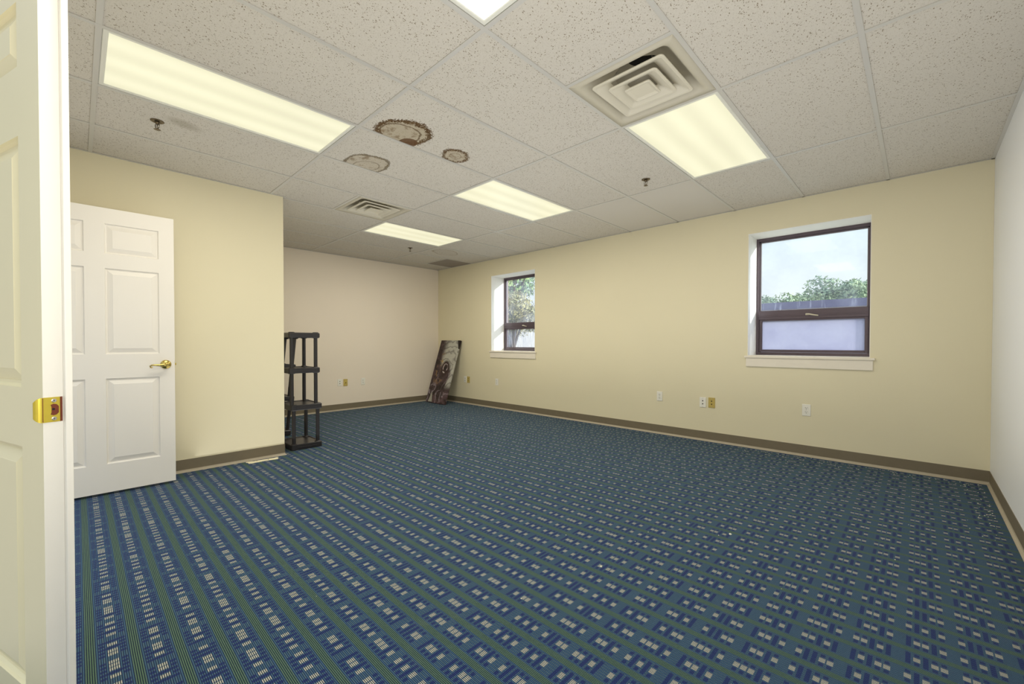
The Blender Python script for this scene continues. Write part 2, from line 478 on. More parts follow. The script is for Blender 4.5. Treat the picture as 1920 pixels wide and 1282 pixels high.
# ceiling: lay-in tiles between T bars
LIGHTS = [(0, -2*T), (-3, -2*T), (0, 2*T), (-3, 2*T), (-6, 2*T)]     # (column, y start), each T wide, 2T long
VENTS = [(0, T), (-5, T)]
def ceiling():
    bm = bmesh.new()
    rows = [-4*T, -2*T, 0, 2*T, 4*T, YW]
    rows = [(max(a, YF-.1), b) for a, b in zip(rows, rows[1:])]
    for k in range(-9, 4):
        x0, x1 = max(k*T, XF), min((k+1)*T, XR)
        if x1 <= x0+.01: continue
        for a, b in rows:
            if x1 < XL+.02 and b <= 0: continue
            if b <= YF: continue
            ya, yb = a, b
            if x1 <= XL + .3 and a < YL < b: ya = YL + .0
            if any(k == l[0] and abs(a-l[1]) < .01 for l in LIGHTS): continue
            cells = [(ya, yb)]
            for v in VENTS:
                if v[0] == k and a - .01 < v[1] < b: cells = [(ya, v[1])]
            if k in (-8,) and abs(a - 4*T) < .01: cells = [(ya, ya+T)]
            for c, d in cells:
                box(bm, x0+.003, x1-.003, c+.003, d-.003, H+.0035, H+.018)
    # dropped-in darker replacement panel in the far corner
    n0 = len(bm.faces)
    box(bm, -8*T+.003, -7*T-.003, 5*T+.003, YW-.003, H+.0035, H+.018, mi=1)
    o = mesh('ceiling', bm, ['ceiling_tile', 'ceiling_tile_dark'])
    struct(o, 'suspended acoustic tile ceiling with brown water stains', 'ceiling')
    g = bmesh.new()
    w = .0115
    def bar_y(x, y0, y1): box(g, x-w, x+w, y0, y1, H-.001, H+.003); box(g, x-.001, x+.001, y0, y1, H+.003, H+.04)
    def bar_x(y, x0, x1): box(g, x0, x1, y-w, y+w, H-.0005, H+.003); box(g, x0, x1, y-.001, y+.001, H+.003, H+.04)
    for k in range(-8, 3):
        y0 = YF-.1 if k*T > XL else YL
        bar_y(k*T, y0, YW-.002)
    for y in (-2*T, 0): bar_x(y, XL+.002, XR-.002)
    for y in (2*T, 4*T): bar_x(y, XF+.002, XR-.002)
    for v in VENTS: bar_x(v[1], v[0]*T, v[0]*T+T)
    bar_x(5*T, -8*T, -7*T)
    # wall angle
    a = .02
    box(g, XF, XR, YW-a, YW, H-.001, H+.002); box(g, XF, XF+a, YL, YW, H-.001, H+.002)
    box(g, XR-a, XR, YF, YW, H-.001, H+.002); box(g, XF, XL, YL, YL+a, H-.001, H+.002)
    box(g, XL, XL+a, YF, YL+a, H-.001, H+.002)
    mesh('ceiling_grid', g, 'grid_white', o)
    r = bmesh.new(); box(r, XF-.2, XR+.2, YF-.12, YW+.36, CT, CT+.1)
    mesh('roof_deck', r, 'duct_dark', o)
ceiling()

# ------------------------------------------------------------------ troffer lights
LL = ['brightest white ceiling light panel, cut off by the top edge of the photo',
      'long ceiling light panel nearest the left wall, above the open door',
      'ceiling light panel directly beside the large square air diffuser',
      'middle ceiling light panel between the brown stains and the window wall',
      'farthest ceiling light panel, beside the small far air diffuser']
def light(k, y0, label, mat, pw):
    t = empty('ceiling_light', (k*T+T/2, y0+T, H)); tag(t, label, 'light', 'fluorescent panels set in the tile ceiling')
    hx, hy, m = T/2-.012, T-.012, .022
    bm = bmesh.new()
    L = []
    for ins, z in ((0, .004), (0, .0035), (.004, .0005), (m-.004, .0005), (m, .003), (m, .010)):
        L.append([(-hx+ins, -hy+ins, z), (hx-ins, -hy+ins, z), (hx-ins, hy-ins, z), (-hx+ins, hy-ins, z)])
    loft(bm, L)
    # housing above
    L = [[(-hx, -hy, .004), (hx, -hy, .004), (hx, hy, .004), (-hx, hy, .004)],
         [(-hx+.02, -hy+.02, .10), (hx-.02, -hy+.02, .10), (hx-.02, hy-.02, .10), (-hx+.02, hy-.02, .10)]]
    loft(bm, L, cap1=True)
    mesh('frame', bm, 'fixture_white', t)
    bm = bmesh.new(); box(bm, -hx+m, hx-m, -hy+m, hy-m, .006, .009)
    mesh('diffuser', bm, mat, t)
    # latches on the door frame
    for sx in (-1, 1):
        for sy in (-.55, .55):
            bm = bmesh.new(); box(bm, sx*(hx-.010)-.004, sx*(hx-.010)+.004, sy*hy-.02, sy*hy+.02, -.0015, .001, .0005)
            mesh('latch', bm, 'fixture_white', t)
    ld = bpy.data.lights.new('tube_light', 'AREA'); ld.shape = 'RECTANGLE'; ld.size = .5; ld.size_y = 1.1
    ld.energy = pw; ld.color = (1, .93, .78); ld.spread = math.radians(180)
    lo = bpy.data.objects.new('tube_light', ld); COL.objects.link(lo); lo.parent = t; lo.location = (0, 0, -.004)
LPOW = 15
for i, (k, y) in enumerate(LIGHTS):
    light(k, y, LL[i], 'diffuser_bright' if i == 0 else 'diffuser_warm', (14, 18, 10, 13, 27)[i])

# ------------------------------------------------------------------ air diffusers
def vent(k, y0, label, fancy):
    t = empty('ceiling_vent', (k*T+T/2, y0+T/2, H)); tag(t, label, 'vent', 'square ceiling air diffusers')
    h = T/2-.0125
    bm = bmesh.new()                       # pan: flange, sloping sides, back with round neck
    sq = lambda a, z, r=.02: rrect(-a, a, -a, a, r, z, 4)
    loft(bm, [sq(h, .003, .003), sq(h, -.001, .003), sq(h-.035, -.001, .03), sq(h-.045, .003, .035), sq(h-.06, .02, .045), sq(h-.085, .065, .06), sq(.150, .085, .149)])
    loft(bm, [circ(.150, .085, 20), circ(.145, .10, 20), circ(.145, .19, 20), circ(.08, .192, 20)], cap1=True)
    mesh('pan', bm, 'vent_metal', t, smooth=True)
    bm = bmesh.new(); lathe(bm, [(.085, .180), (.085, .186)], 24); mesh('duct_opening', bm, 'duct_dark', t)
    # stepped cones
    for a, dz in ((.205, -.004), (.140, -.010), (.074, -.016)):
        bm = bmesh.new(); th = .004
        if a > .1:
            L = [sq(a, dz+.005, .022), sq(a, dz+.001, .022), sq(a-.004, dz-.002, .020), sq(a-.015, dz-.001, .018), sq(a-.022, dz+.003, .016), sq(a-.078, dz+.034, .012),
                 sq(a-.076, dz+.039, .012), sq(a-.012, dz+.012, .02), sq(a, dz+.005, .022)]
            loft(bm, L)
        else:
            L = [sq(a, dz+.006, .012), sq(a, dz, .012), sq(a-.006, dz-.002, .01), sq(a-.040, dz+.014, .006)]
            loft(bm, L, cap0=True, cap1=True)
        o = mesh('cone', bm, 'vent_white', t, smooth=False)
        if a < .1:
            b2 = bmesh.new(); lathe(b2, [(.006, dz+.016), (.006, dz+.009), (.003, dz+.007)], 12); mesh('screw', b2, 'steel', o)
    for sx, sy in ((1, 1), (1, -1), (-1, 1), (-1, -1)):
        bm = bmesh.new(); tube(bm, [(sx*.10, sy*.10, .085), (sx*.125, sy*.125, .05), (sx*.125, sy*.125, .03)], .003, 6)
        mesh('bracket', bm, 'steel', t)
    return t
vent(*VENTS[0], 'large square white air diffuser with nested cones near the camera', True)
vent(*VENTS[1], 'far square air diffuser beyond the brown stains, near the end of the left wall', False)

# ------------------------------------------------------------------ sprinklers
def sprinkler(x, y, label, rz):
    t = empty('sprinkler_head', (x, y, H+.002), rz); tag(t, label, 'sprinkler', 'fire sprinkler heads on the ceiling')
    bm = bmesh.new(); lathe(bm, [(.036, .002), (.036, -.001), (.032, -.003), (.016, -.004), (.014, .002)], 28); mesh('escutcheon', bm, 'sprinkler_metal', t, True)
    bm = bmesh.new(); lathe(bm, [(.012, 0), (.012, -.012), (.009, -.016), (.009, -.020)], 16)
    for s in (-1, 1): tube(bm, [(s*.009, 0, -.014), (s*.015, 0, -.024), (s*.013, 0, -.038), (s*.003, 0, -.050)], .0024, 8)
    tube(bm, [(0, 0, -.018), (0, 0, -.048)], .0022, 8)
    mesh('frame', bm, 'sprinkler_metal', t, True)
    bm = bmesh.new(); n = 24; L = []
    for z in (-.052, -.0535):
        L.append([((.019 if i % 2 else .014)*math.cos(2*PI*i/n), (.019 if i % 2 else .014)*math.sin(2*PI*i/n), z) for i in range(n)])
    loft(bm, L, True, True, True); mesh('deflector', bm, 'sprinkler_metal', t)
sprinkler(-2.091, -.928, 'sprinkler head beside the long left light panel', .6)
sprinkler(-.287, 2.157, 'sprinkler head between the right light panel and the window wall', 0)
sprinkler(-4.019, 2.179, 'farthest sprinkler head near the far light panel', .3)

# ------------------------------------------------------------------ windows
def window(name, wx0, wx1, z0, z1, lo_mat, up_mat, label):
    root = bmesh.new()
    y0, y1 = YW+.303, YW+.36
    f = .030
    zr0, zr1 = 1.352, 1.447
    # outer frame
    for a in ((wx0, wx0+f, z0, z1), (wx1-f, wx1, z0, z1), (wx0+f, wx1-f, z0, z0+.034), (wx0+f, wx1-f, z1-.034, z1)):
        box(root, a[0], a[1], y0, y1, a[2], a[3], .002)
    # stepped stops
    for a in ((wx0+f, wx0+f+.012, z0, z1), (wx1-f-.012, wx1-f, z0, z1), (wx0+f, wx1-f, z1-.046, z1-.034)):
        box(root, a[0], a[1], y0+.014, y1, a[2], a[3], .001)
    o = mesh(name, root, 'window_frame'); struct(o, label, 'window')
    bm = bmesh.new(); box(bm, wx0+f, wx1-f, y0-.004, y1, zr0, zr1, .003); box(bm, wx0+f, wx1-f, y0-.009, y0, zr0+.03, zr0+.042, .002)
    r = mesh('rail', bm, 'window_frame', o)
    # lower vent sash
    bm = bmesh.new(); a0, a1, b0, b1, s = wx0+f+.004, wx1-f-.004, z0+.036, zr0, .026
    for a in ((a0, a0+s, b0, b1), (a1-s, a1, b0, b1), (a0+s, a1-s, b0, b0+s), (a0+s, a1-s, b1-s*.6, b1)):
        box(bm, a[0], a[1], y0+.006, y1-.01, a[2], a[3], .002)
    mesh('sash', bm, 'window_frame', o)
    bm = bmesh.new()
    for a in ((wx0+f+.012, wx0+f+.017, zr1, z1-.046), (wx1-f-.017, wx1-f-.012, zr1, z1-.046), (wx0+f+.012, wx1-f-.012, zr1, zr1+.005), (wx0+f+.012, wx1-f-.012, z1-.051, z1-.046)):
        box(bm, a[0], a[1], y0+.02, y0+.028, a[2], a[3])
    mesh('glazing_bead', bm, 'window_bead', o)
    bm = bmesh.new(); box(bm, wx0+f, wx1-f, y0+.030, y0+.034, zr1, z1-.034); mesh('upper_pane', bm, up_mat, o)
    bm = bmesh.new(); box(bm, a0+s, a1-s, y0+.026, y0+.030, b0+s, b1-s*.6); mesh('lower_pane', bm, lo_mat, o)
    # cam handle
    cx = (wx0+wx1)/2 + .0
    bm = bmesh.new(); box(bm, cx-.035, cx-.005, y0-.020, y0-.004, 1.385, 1.405, .004)
    tube(bm, [(cx-.03, y0-.02, 1.398), (cx, y0-.028, 1.394), (cx+.04, y0-.034, 1.384), (cx+.075, y0-.034, 1.378)], [.007, .008, .007, .006], 8)
    mesh('handle', bm, 'handle_metal', r)
    # plastered returns
    bm = bmesh.new(); e = .004
    box(bm, wx0-.0, wx0+e, YW+.0005, y0, z0, z1); box(bm, wx1-e, wx1, YW+.0005, y0, z0, z1)
    box(bm, wx0+e, wx1-e, YW+.0005, y0, z1-e, z1)
    mesh('reveal', bm, 'reveal_white', o)
    bm = bmesh.new(); box(bm, wx0-.025, wx1+.035, YW-.028, YW, z0-.022, z0, .004); box(bm, wx0+e, wx1-e, YW, y0, z0-.001, z0+.004)
    sl = mesh('sill', bm, 'sill_paint', o)
    bm = bmesh.new(); box(bm, wx0-.012, wx1+.022, YW-.016, YW, z0-.112, z0-.022, .003)
    mesh('apron', bm, 'sill_paint', sl)
    return o
window('window_1', *W1[:2], W1[2], W1[3], 'glass_hazy', 'glass_clear', 'large dark-framed window on the right showing sky and trees')
window('window_2', *W2[:2], W2[2], W2[3], 'glass_semi', 'glass_semi', 'dark-framed window on the left filled with leaves outside')

# ------------------------------------------------------------------ doors
def panel_leaf(name, Wd, Ht, th, panels, mat, z0=.018):
    """six-panel leaf, x 0..Wd from hinge, y -th/2..th/2, mouldings on both faces"""
    bm = bmesh.new()
    xs = sorted({0, Wd, *[p[0] for p in panels], *[p[1] for p in panels]})
    zs = sorted({z0, Ht, *[p[2] for p in panels], *[p[3] for p in panels]})
    for s in (-1, 1):
        Y = s*th/2
        G = {}
        def v(x, z, dy=0.):
            k = (round(x, 5), round(z, 5), round(dy, 5))
            if k not in G: G[k] = bm.verts.new((x, Y - s*dy, z))
            return G[k]
        for i in range(len(xs)-1):
            for j in range(len(zs)-1):
                a, b, c, d = xs[i], xs[i+1], zs[j], zs[j+1]
                pm = [p for p in panels if p[0] <= a+1e-6 and p[1] >= b-1e-6 and p[2] <= c+1e-6 and p[3] >= d-1e-6]
                if not pm:
                    bm.faces.new((v(a, c), v(b, c), v(b, d), v(a, d)))
        for (a, b, c, d) in panels:
            st = [(0, 0), (.002, .006), (.006, .012), (.013, .0125), (.015, .011), (.040, .002), (.042, .0008)]
            R = [[v(a+i, c+i, dy), v(b-i, c+i, dy), v(b-i, d-i, dy), v(a+i, d-i, dy)] for i, dy in st]
            # outer loop must use the face grid vertices
            for p, q in zip(R, R[1:]):
                for m in range(4):
                    n = (m+1) % 4; bm.faces.new((p[m], p[n], q[n], q[m]))
            bm.faces.new(R[-1])
    # edges
    for a, b in (((0, z0), (Wd, z0)), ((Wd, z0), (Wd, Ht)), ((Wd, Ht), (0, Ht)), ((0, Ht), (0, z0))):
        f = bm.faces.new([bm.verts.new((a[0], -th/2, a[1])), bm.verts.new((b[0], -th/2, b[1])), bm.verts.new((b[0], th/2, b[1])), bm.verts.new((a[0], th/2, a[1]))])
        f.material_index = 1
    bmesh.ops.remove_doubles(bm, verts=bm.verts, dist=1e-5)
    return mesh(name, bm, [mat, 'trim_white'])

ZP = [(.222, .837), (1.012, 1.628), (1.732, 1.946)]
W_D = .914
c1 = (.119, .419); c2 = (.523, .822)
PAN = [(a, b, c, d) for a, b in (c1, c2) for c, d in ZP]
d1 = panel_leaf('door_1', W_D, 2.056, .035, PAN, 'door_white')
d1.location = (-2.7625, -1.681, 0); d1.rotation_euler = (0, 0, PI/2)
struct(d1, 'white six-panel door with brass lever standing open beside the left wall', 'door')
# lever: local x toward lock edge, -y faces the room (world +x)
def lever(parent):
    cx, cz, y = .859, .928, -.0175
    bm = bmesh.new(); lathe(bm, [(.034, y), (.034, y-.003), (.031, y-.008), (.022, y-.012), (.014, y-.014)], 28, (cx, cz), 'y')
    ro = mesh('lever_handle', bm, 'brass', parent, True)
    bm = bmesh.new(); lathe(bm, [(.011, y-.012), (.011, y-.045), (.014, y-.048), (.014, y-.056), (.010, y-.060)], 20, (cx, cz), 'y')
    tube(bm, [(cx, y-.052, cz+.002), (cx-.02, y-.054, cz), (cx-.045, y-.055, cz-.003), (cx-.07, y-.055, cz-.001), (cx-.088, y-.055, cz-.002),
              (cx-.099, y-.054, cz-.009), (cx-.096, y-.053, cz-.018), (cx-.087, y-.053, cz-.019), (cx-.085, y-.053, cz-.013)],
         [.013, .012, .0085, .0065, .0055, .005, .0055, .005, .004], 12)
    mesh('grip', bm, 'brass', ro, True)
lever(d1)
bm = bmesh.new(); box(bm, W_D, W_D+.0015, -.012, .012, .90, .956); box(bm, W_D+.001, W_D+.011, -.006, .006, .921, .937, .002)
mesh('latch_bolt', bm, 'brass', d1)
bm = bmesh.new()
bm.free()
for z in (.25, 1.05, 1.85):
    bm = bmesh.new(); tube(bm, [(-.004, .021, z-.045), (-.004, .021, z+.045)], .006, 10); mesh('hinge', bm, 'brass', d1)

# near leaf of the pair, swung back toward the camera
ang = math.atan2(.322266, .946649)
d2 = panel_leaf('door_2', W_D, 2.056, .032, [(a, b, c, d) for a, b in ((.095, .400), (.500, .800)) for c, d in ((.29, .853), (.99, 1.565), (1.722, 1.868))], 'leaf_white', .010)
E0 = Vector((.05, -1.3532, 0)); D = Vector((.946649, .322266, 0)); Nn = Vector((-.322266, .946649, 0))
hinge = E0 - D*W_D + Nn*.016
d2.location = hinge; d2.rotation_euler = (0, 0, ang)
struct(d2, 'cream panel door leaf close to the camera at the left edge', 'door')
bm = bmesh.new(); box(bm, W_D-.045, W_D+.012, .0162, .0285, .006, 2.056, .0015)
mesh('astragal', bm, 'trim_white', d2)
# strike plate on the edge, lip curling past the face
bm = bmesh.new()
w = W_D
zc = .944; hh = .0275
Ys = [-.0300, -.0285, -.0265, -.0235, -.020, -.016, .0105]
def plate_x(y): return w + .0012 + (0 if y > -.017 else -(y+.017)**2*30)
def plate_h(y): return hh if y > -.018 else hh*math.sqrt(max(.18, 1-((y+.018)/-.0155)**2))
cols = [[bm.verts.new((plate_x(y)+dx, y, zc+s*plate_h(y))) for s in (-1, 1)] for dx in (0,) for y in Ys]
cols2 = [[bm.verts.new((plate_x(y)-.0011, y, zc+s*plate_h(y))) for s in (-1, 1)] for y in Ys]
for A in (cols, cols2):
    for a, b in zip(A, A[1:]): bm.faces.new((a[0], b[0], b[1], a[1]))
for s in (0, 1):
    for i in range(len(Ys)-1): bm.faces.new((cols[i][s], cols[i+1][s], cols2[i+1][s], cols2[i][s]))
for i in (0, -1): bm.faces.new((cols[i][0], cols[i][1], cols2[i][1], cols2[i][0]))
sp = mesh('strike_plate', bm, 'brass_plate', d2)
bm = bmesh.new()
L = []
for x in (w+.0012, w+.0018):
    pts = [(x, -.0045, zc-.0105), (x, .0, zc-.013), (x, .005, zc-.0115), (x, .0085, zc-.007), (x, .0085, zc+.007), (x, .005, zc+.0115), (x, 0, zc+.013), (x, -.0045, zc+.0105), (x, -.003, zc+.006), (x, -.003, zc-.006)]
    L.append(pts)
loft(bm, L, True, True, True); hole = mesh('latch_hole', bm, 'wood_mortise', sp)
bm = bmesh.new(); lathe(bm, [(.0024, w+.0016), (.0024, w+.0022)], 12, (.0, zc+.001), 'x'); mesh('hole_core', bm, 'duct_dark', sp)
bm = bmesh.new(); box(bm, w-.001, w+.0006, .0105, .0148, zc-hh, zc+hh); mesh('mortise', bm, 'wood_mortise', sp)
bm = bmesh.new(); box(bm, w+.0010, w+.0016, -.0172, -.0160, zc-hh+.001, zc+hh-.001); mesh('crease', bm, 'wood_mortise', sp)
for dz in (-.020, .020):
    bm = bmesh.new(); lathe(bm, [(.0042, w+.001), (.0042, w+.0019), (.003, w+.0024)], 14, (.001, zc+dz), 'x')
    s = mesh('screw', bm, 'steel', sp)
    bm = bmesh.new(); box(bm, w+.0021, w+.0027, -.001, .003, zc+dz-.0004, zc+dz+.0004); box(bm, w+.0021, w+.0027, .0006, .0014, zc+dz-.002, zc+dz+.002)
    mesh('screw_slot', bm, 'slot_dark', s)

# door lining of the double doorway (left of frame / behind the leaves)
bm = bmesh.new()
for a in ((-2.80, -2.786), (-.824, -.81)): box(bm, a[0], a[1], YF-.125, YF+.004, 0, 2.09)
box(bm, -2.80, -.81, YF-.125, YF+.004, 2.072, 2.09)
struct(mesh('trim_1', bm, 'trim_white'), 'white lining of the double doorway', 'door frame')

# ------------------------------------------------------------------ outlets and jack plates
def plate(x, y, z, ny, kind, label, group):
    """ny: 'back' plate on window wall (faces -y) or 'far' (faces +x)"""
    t = empty('wall_outlet' if kind == 'duplex' else 'wall_jack_plate', (x, y, z), 0 if ny == 'back' else PI/2)
    tag(t, label, 'outlet' if kind == 'duplex' else 'wall jack', group)
    bm = bmesh.new(); box(bm, -.035, .035, -.006, .0, -.057, .057, .0035)
    tan = kind in ('coax', 'tan')
    mesh('cover_plate', bm, 'plate_tan' if tan else 'plate_white', t)
    if kind == 'duplex':
        for dz in (-.020, .020):
            bm = bmesh.new()
            loft(bm, [circ(.0175, -.006, 20, (0, dz), 'y', 1, .82), circ(.017, -.0085, 20, (0, dz), 'y', 1, .82)], True, False, True)
            r = mesh('receptacle', bm, 'plate_white', t)
            bm = bmesh.new()
            box(bm, -.008, -.0055, -.0095, -.008, dz+.000, dz+.009); box(bm, .0055, .008, -.0095, -.008, dz+.001, dz+.008)
            lathe(bm, [(.003, -.008), (.003, -.0095)], 10, (0, dz-.007), 'y')
            mesh('slots', bm, 'slot_dark', r)
        bm = bmesh.new(); lathe(bm, [(.003, -.006), (.003, -.0075)], 10, (0, 0), 'y'); mesh('screw', bm, 'steel', t)
    elif kind == 'phone' or kind == 'tan':
        for dz in (-.017, .017):
            bm = bmesh.new(); box(bm, -.006, .006, -.0075, -.0055, dz-.006, dz+.006, .001); mesh('jack', bm, 'slot_dark', t)
        for dz in (-.045, .045):
            bm = bmesh.new(); lathe(bm, [(.003, -.006), (.003, -.007)], 10, (0, dz), 'y'); mesh('screw', bm, 'steel', t)
    else:
        bm = bmesh.new(); lathe(bm, [(.010, -.006), (.010, -.010), (.006, -.012), (.006, -.018)], 14, (0, 0), 'y'); mesh('jack', bm, 'brass', t)
        bm = bmesh.new(); lathe(bm, [(.005, -.018), (.005, -.0185)], 10, (0, 0), 'y'); mesh('jack_core', bm, 'slot_dark', t)
plate(-4.475, YW, .442, 'back', 'phone', 'white phone jack plate nearest the leaning canvas', 'wall plates')
plate(-4.385, YW, .440, 'back', 'tan', 'tan jack plate nearest the leaning canvas', 'wall plates')
plate(-3.650, YW, .446, 'back', 'duplex', 'white outlet under the small left window', 'wall plates')
plate(-.819, YW, .457, 'back', 'duplex', 'white outlet in the middle of the window wall', 'wall plates')
plate(-.315, YW, .432, 'back', 'phone', 'white phone jack plate left of the tan one, mid window wall', 'wall plates')
plate(-.220, YW, .436, 'back', 'tan', 'tan jack plate with two dark sockets, mid window wall', 'wall plates')
plate(.650, YW, .450, 'back', 'duplex', 'white outlet under the large right window', 'wall plates')
plate(XF, 1.668, .457, 'far', 'phone', 'white phone jack plate on the far wall', 'wall plates')
plate(XF, 1.762, .452, 'far', 'coax', 'tan plate with a single brass socket on the far wall', 'wall plates')
plate(XF, 2.066, .453, 'far', 'duplex', 'white outlet on the far wall right of the tan plate', 'wall plates')

# ------------------------------------------------------------------ plastic shelving
def shelf_unit(loc, rot, label, Lx=.40, Dy=.31):
    t = empty('shelving_unit', loc, rot=rot); tag(t, label, 'shelf', 'black plastic shelving units')
    levels = [(0, .058, .012), (.405, .46, .012), (.785, .838, -.006), (1.150, 1.202, -.006)]
    def shelf(z0, z1, dy, topmost):
        bm = bmesh.new(); x0, x1, y0, y1 = -Lx, 0, dy-.0, dy+Dy-.0
        r = .02; rim = .013; fl = z1 - .004
        g = lambda ins, z, rr=r: rrect(x0+ins, x1-ins, y0+ins, y1-ins, max(rr-ins, .004), z)
        if topmost: L = [g(.006, z0), g(0, z0+.006), g(0, z1-.010), g(.004, z1-.003), g(.012, z1)]
        else: L = [g(.006, z0), g(0, z0+.006), g(0, z1-.004), g(.004, z1), g(rim-.003, z1), g(rim, fl-.002), g(rim+.004, fl-.004)]
        loft(bm, L, True, False, True)
        # underside pan
        L = [g(.006, z0), g(.012, z0+.003), g(.016, z1-.02)]
        loft(bm, L, True, False, True)
        # corner collars
        for cx, cy in ((x1-.036, y0+.036), (x1-.036, y1-.036), (x0+.036, y0+.036), (x0+.036, y1-.036)):
            lathe(bm, [(.030, z0-.004), (.033, z0), (.033, z1-.006), (.030, z1+.002), (.024, z1+.006)], 18, (cx, cy))
        # raised bead along the sides
        box(bm, x1-.002, x1+.0035, y0+.06, y1-.06, z0+.020, z0+.030, .001)
        box(bm, x0+.06, x1-.06, y1-.002, y1+.0035, z0+.020, z0+.030, .001)
        return mesh('shelf', bm, 'black_plastic', t)
    for i, (a, b, dy) in enumerate(levels): shelf(a, b, dy, i == 3)
    for (a, b) in zip(levels, levels[1:]):
        zz0, zz1 = a[1], b[0]; dy = a[2] if a is levels[0] else b[2]
        for cx in (-.036, -Lx+.036):
            for cy in (.036, Dy-.036):
                bm = bmesh.new()
                lathe(bm, [(.0185, zz0-.004), (.0175, zz0+.02), (.0165, zz1-.02), (.0175, zz1+.004)], 16, (cx, cy+dy))
                # flutes
                for k in range(6):
                    an = 2*PI*k/6; box(bm, cx+.0162*math.cos(an)-.0018, cx+.0162*math.cos(an)+.0018, cy+dy+.0162*math.sin(an)-.0018, cy+dy+.0162*math.sin(an)+.0018, zz0, zz1)
                mesh('leg', bm, 'black_plastic', t)
shelf_unit((-3.105, .191, 0), (0, 0, 0), 'black plastic four-tier shelving unit standing right at the end of the left wall')
shelf_unit((-3.90, .145, .0305), (math.radians(-5.5), 0, 0), 'second black shelving unit, half hidden behind the first one')

# ------------------------------------------------------------------ leaning canvas
def canvas():
    # bottom edge on the floor, top edge against the window wall
    bl = Vector((-5.10, 3.235, .002)); br = Vector((-4.535, 3.215, .002))
    tl = Vector((-5.192, 3.585, 1.136)); tr = Vector((-4.600, 3.583, 1.130))
    xa = ((br-bl) + (tr-tl)).normalized()
    za = ((tl-bl) + (tr-br)); za = (za - xa*za.dot(xa)).normalized(); ya = xa.cross(za)*-1
    ya = za.cross(xa)
    Wc, Hc = .585, 1.195; c = (bl+br+tl+tr)/4
    o0 = c - xa*Wc/2 - za*Hc/2; o0.z = 0.002
    m = Matrix((( xa.x, ya.x, za.x, o0.x), (xa.y, ya.y, za.y, o0.y), (xa.z, ya.z, za.z, o0.z), (0, 0, 0, 1)))
    bm = bmesh.new(); th = .030
    box(bm, 0, Wc, 0, th, 0, Hc, .003, seg=2)
    o = mesh('canvas_print', bm, 'canvas_print'); o.matrix_world = m
    mn = min((m @ Vector(b)).z for b in o.bound_box); o.location.z -= mn - .001
    tag(o, 'tall narrow canvas print in brown and grey leaning in the far corner', 'picture')
    bm = bmesh.new()
    for a in ((.004, .03, .004, Hc-.004), (Wc-.03, Wc-.004, .004, Hc-.004), (.03, Wc-.03, .004, .03), (.03, Wc-.03, Hc-.03, Hc-.004)):
        box(bm, a[0], a[1], th, th+.008, a[2], a[3])
    b = mesh('stretcher_bar', bm, 'bark', o)
canvas()

# ------------------------------------------------------------------ strip and litter on the carpet
bm = bmesh.new()
P = [(-2.975, -.228), (-2.960, -.236), (-2.938, -.222), (-2.905, -.226), (-2.900, -.205), (-2.904, -.10), (-2.895, -.02), (-2.890, .012), (-2.930, .028),
     (-2.948, .020), (-2.952, -.06), (-2.962, -.15), (-2.956, -.17), (-2.968, -.185)]
loft(bm, [[(x, y, .001) for x, y in P], [(x, y, .005) for x, y in P]], True, True, True)
o = mesh('trim_strip', bm, 'strip_ivory'); tag(o, 'chipped ivory strip lying on the carpet by the left wall', 'strip')
bm = bmesh.new()
for x, y in ((-2.945, -.15), (-2.925, -.06)): lathe(bm, [(.006, .0051), (.006, .0056)], 8, (x, y))
mesh('nail_hole', bm, 'wood_mortise', o)

def crumb(bm, x, y, s, z=.0):
    n = 6; L = []
    for k, (zz, f) in enumerate(((0, .8), (.4, 1.), (.9, .5))):
        L.append([(x + s*f*math.cos(2*PI*i/n)*random.uniform(.7, 1.2), y + s*f*math.sin(2*PI*i/n)*random.uniform(.7, 1.2), z + zz*s) for i in range(n)])
    loft(bm, L, True, True, True)
bm = bmesh.new()
for i in range(90): crumb(bm, random.uniform(.2, 1.78), 3.6 - abs(random.gauss(0, .12)) - .02, random.uniform(.0015, .004))
for i in range(45): crumb(bm, 1.80 - abs(random.gauss(0, .06)) - .02, random.uniform(2.2, 3.58), random.uniform(.0015, .004))
for i in range(50): crumb(bm, random.uniform(-4.2, .2), 3.6 - abs(random.gauss(0, .12)) - .02, random.uniform(.002, .004))
for i in range(60): crumb(bm, random.uniform(-2.4, 1.6), random.uniform(-.6, 3.3), random.uniform(.0012, .003))
o = mesh('carpet_litter', bm, 'crumb'); tag(o, 'tiny pale crumbs and grit scattered over the carpet', 'litter', kind='stuff')
for (x, y), s, lb in (((.66, 1.30), .008, 'pale flake on the carpet in front of the large window'), ((.32, .48), .006, 'small white flake on the carpet near the bottom centre')):
    bm = bmesh.new(); crumb(bm, x, y, s); tag(mesh('plaster_flake', bm, 'crumb'), lb, 'litter')

# ------------------------------------------------------------------ outside
bm = bmesh.new(); box(bm, -45, 30, YW+.36, 60, -1.2, -1.0); struct(mesh('ground', bm, 'ground_out'), 'pale ground outside the windows', 'ground')
bm = bmesh.new(); box(bm, -5.2, -3.90, 3.99, 4.15, -1, 3.2)
struct(mesh('trim_2', bm, 'brick'), 'pale masonry pier just outside the left window', 'wall')
t = empty('flat_roof_building', (-2, 14, -1)); tag(t, 'low flat-roofed lavender building seen through the large window', 'building')
bm = bmesh.new(); box(bm, -7, 8, 0, 6, 0, 3.16); mesh('wall', bm, 'roof_wall', t)
bm = bmesh.new(); box(bm, -7.1, 8.1, -.12, 6.1, 3.16, 3.37); mesh('parapet', bm, 'roof_edge', t)

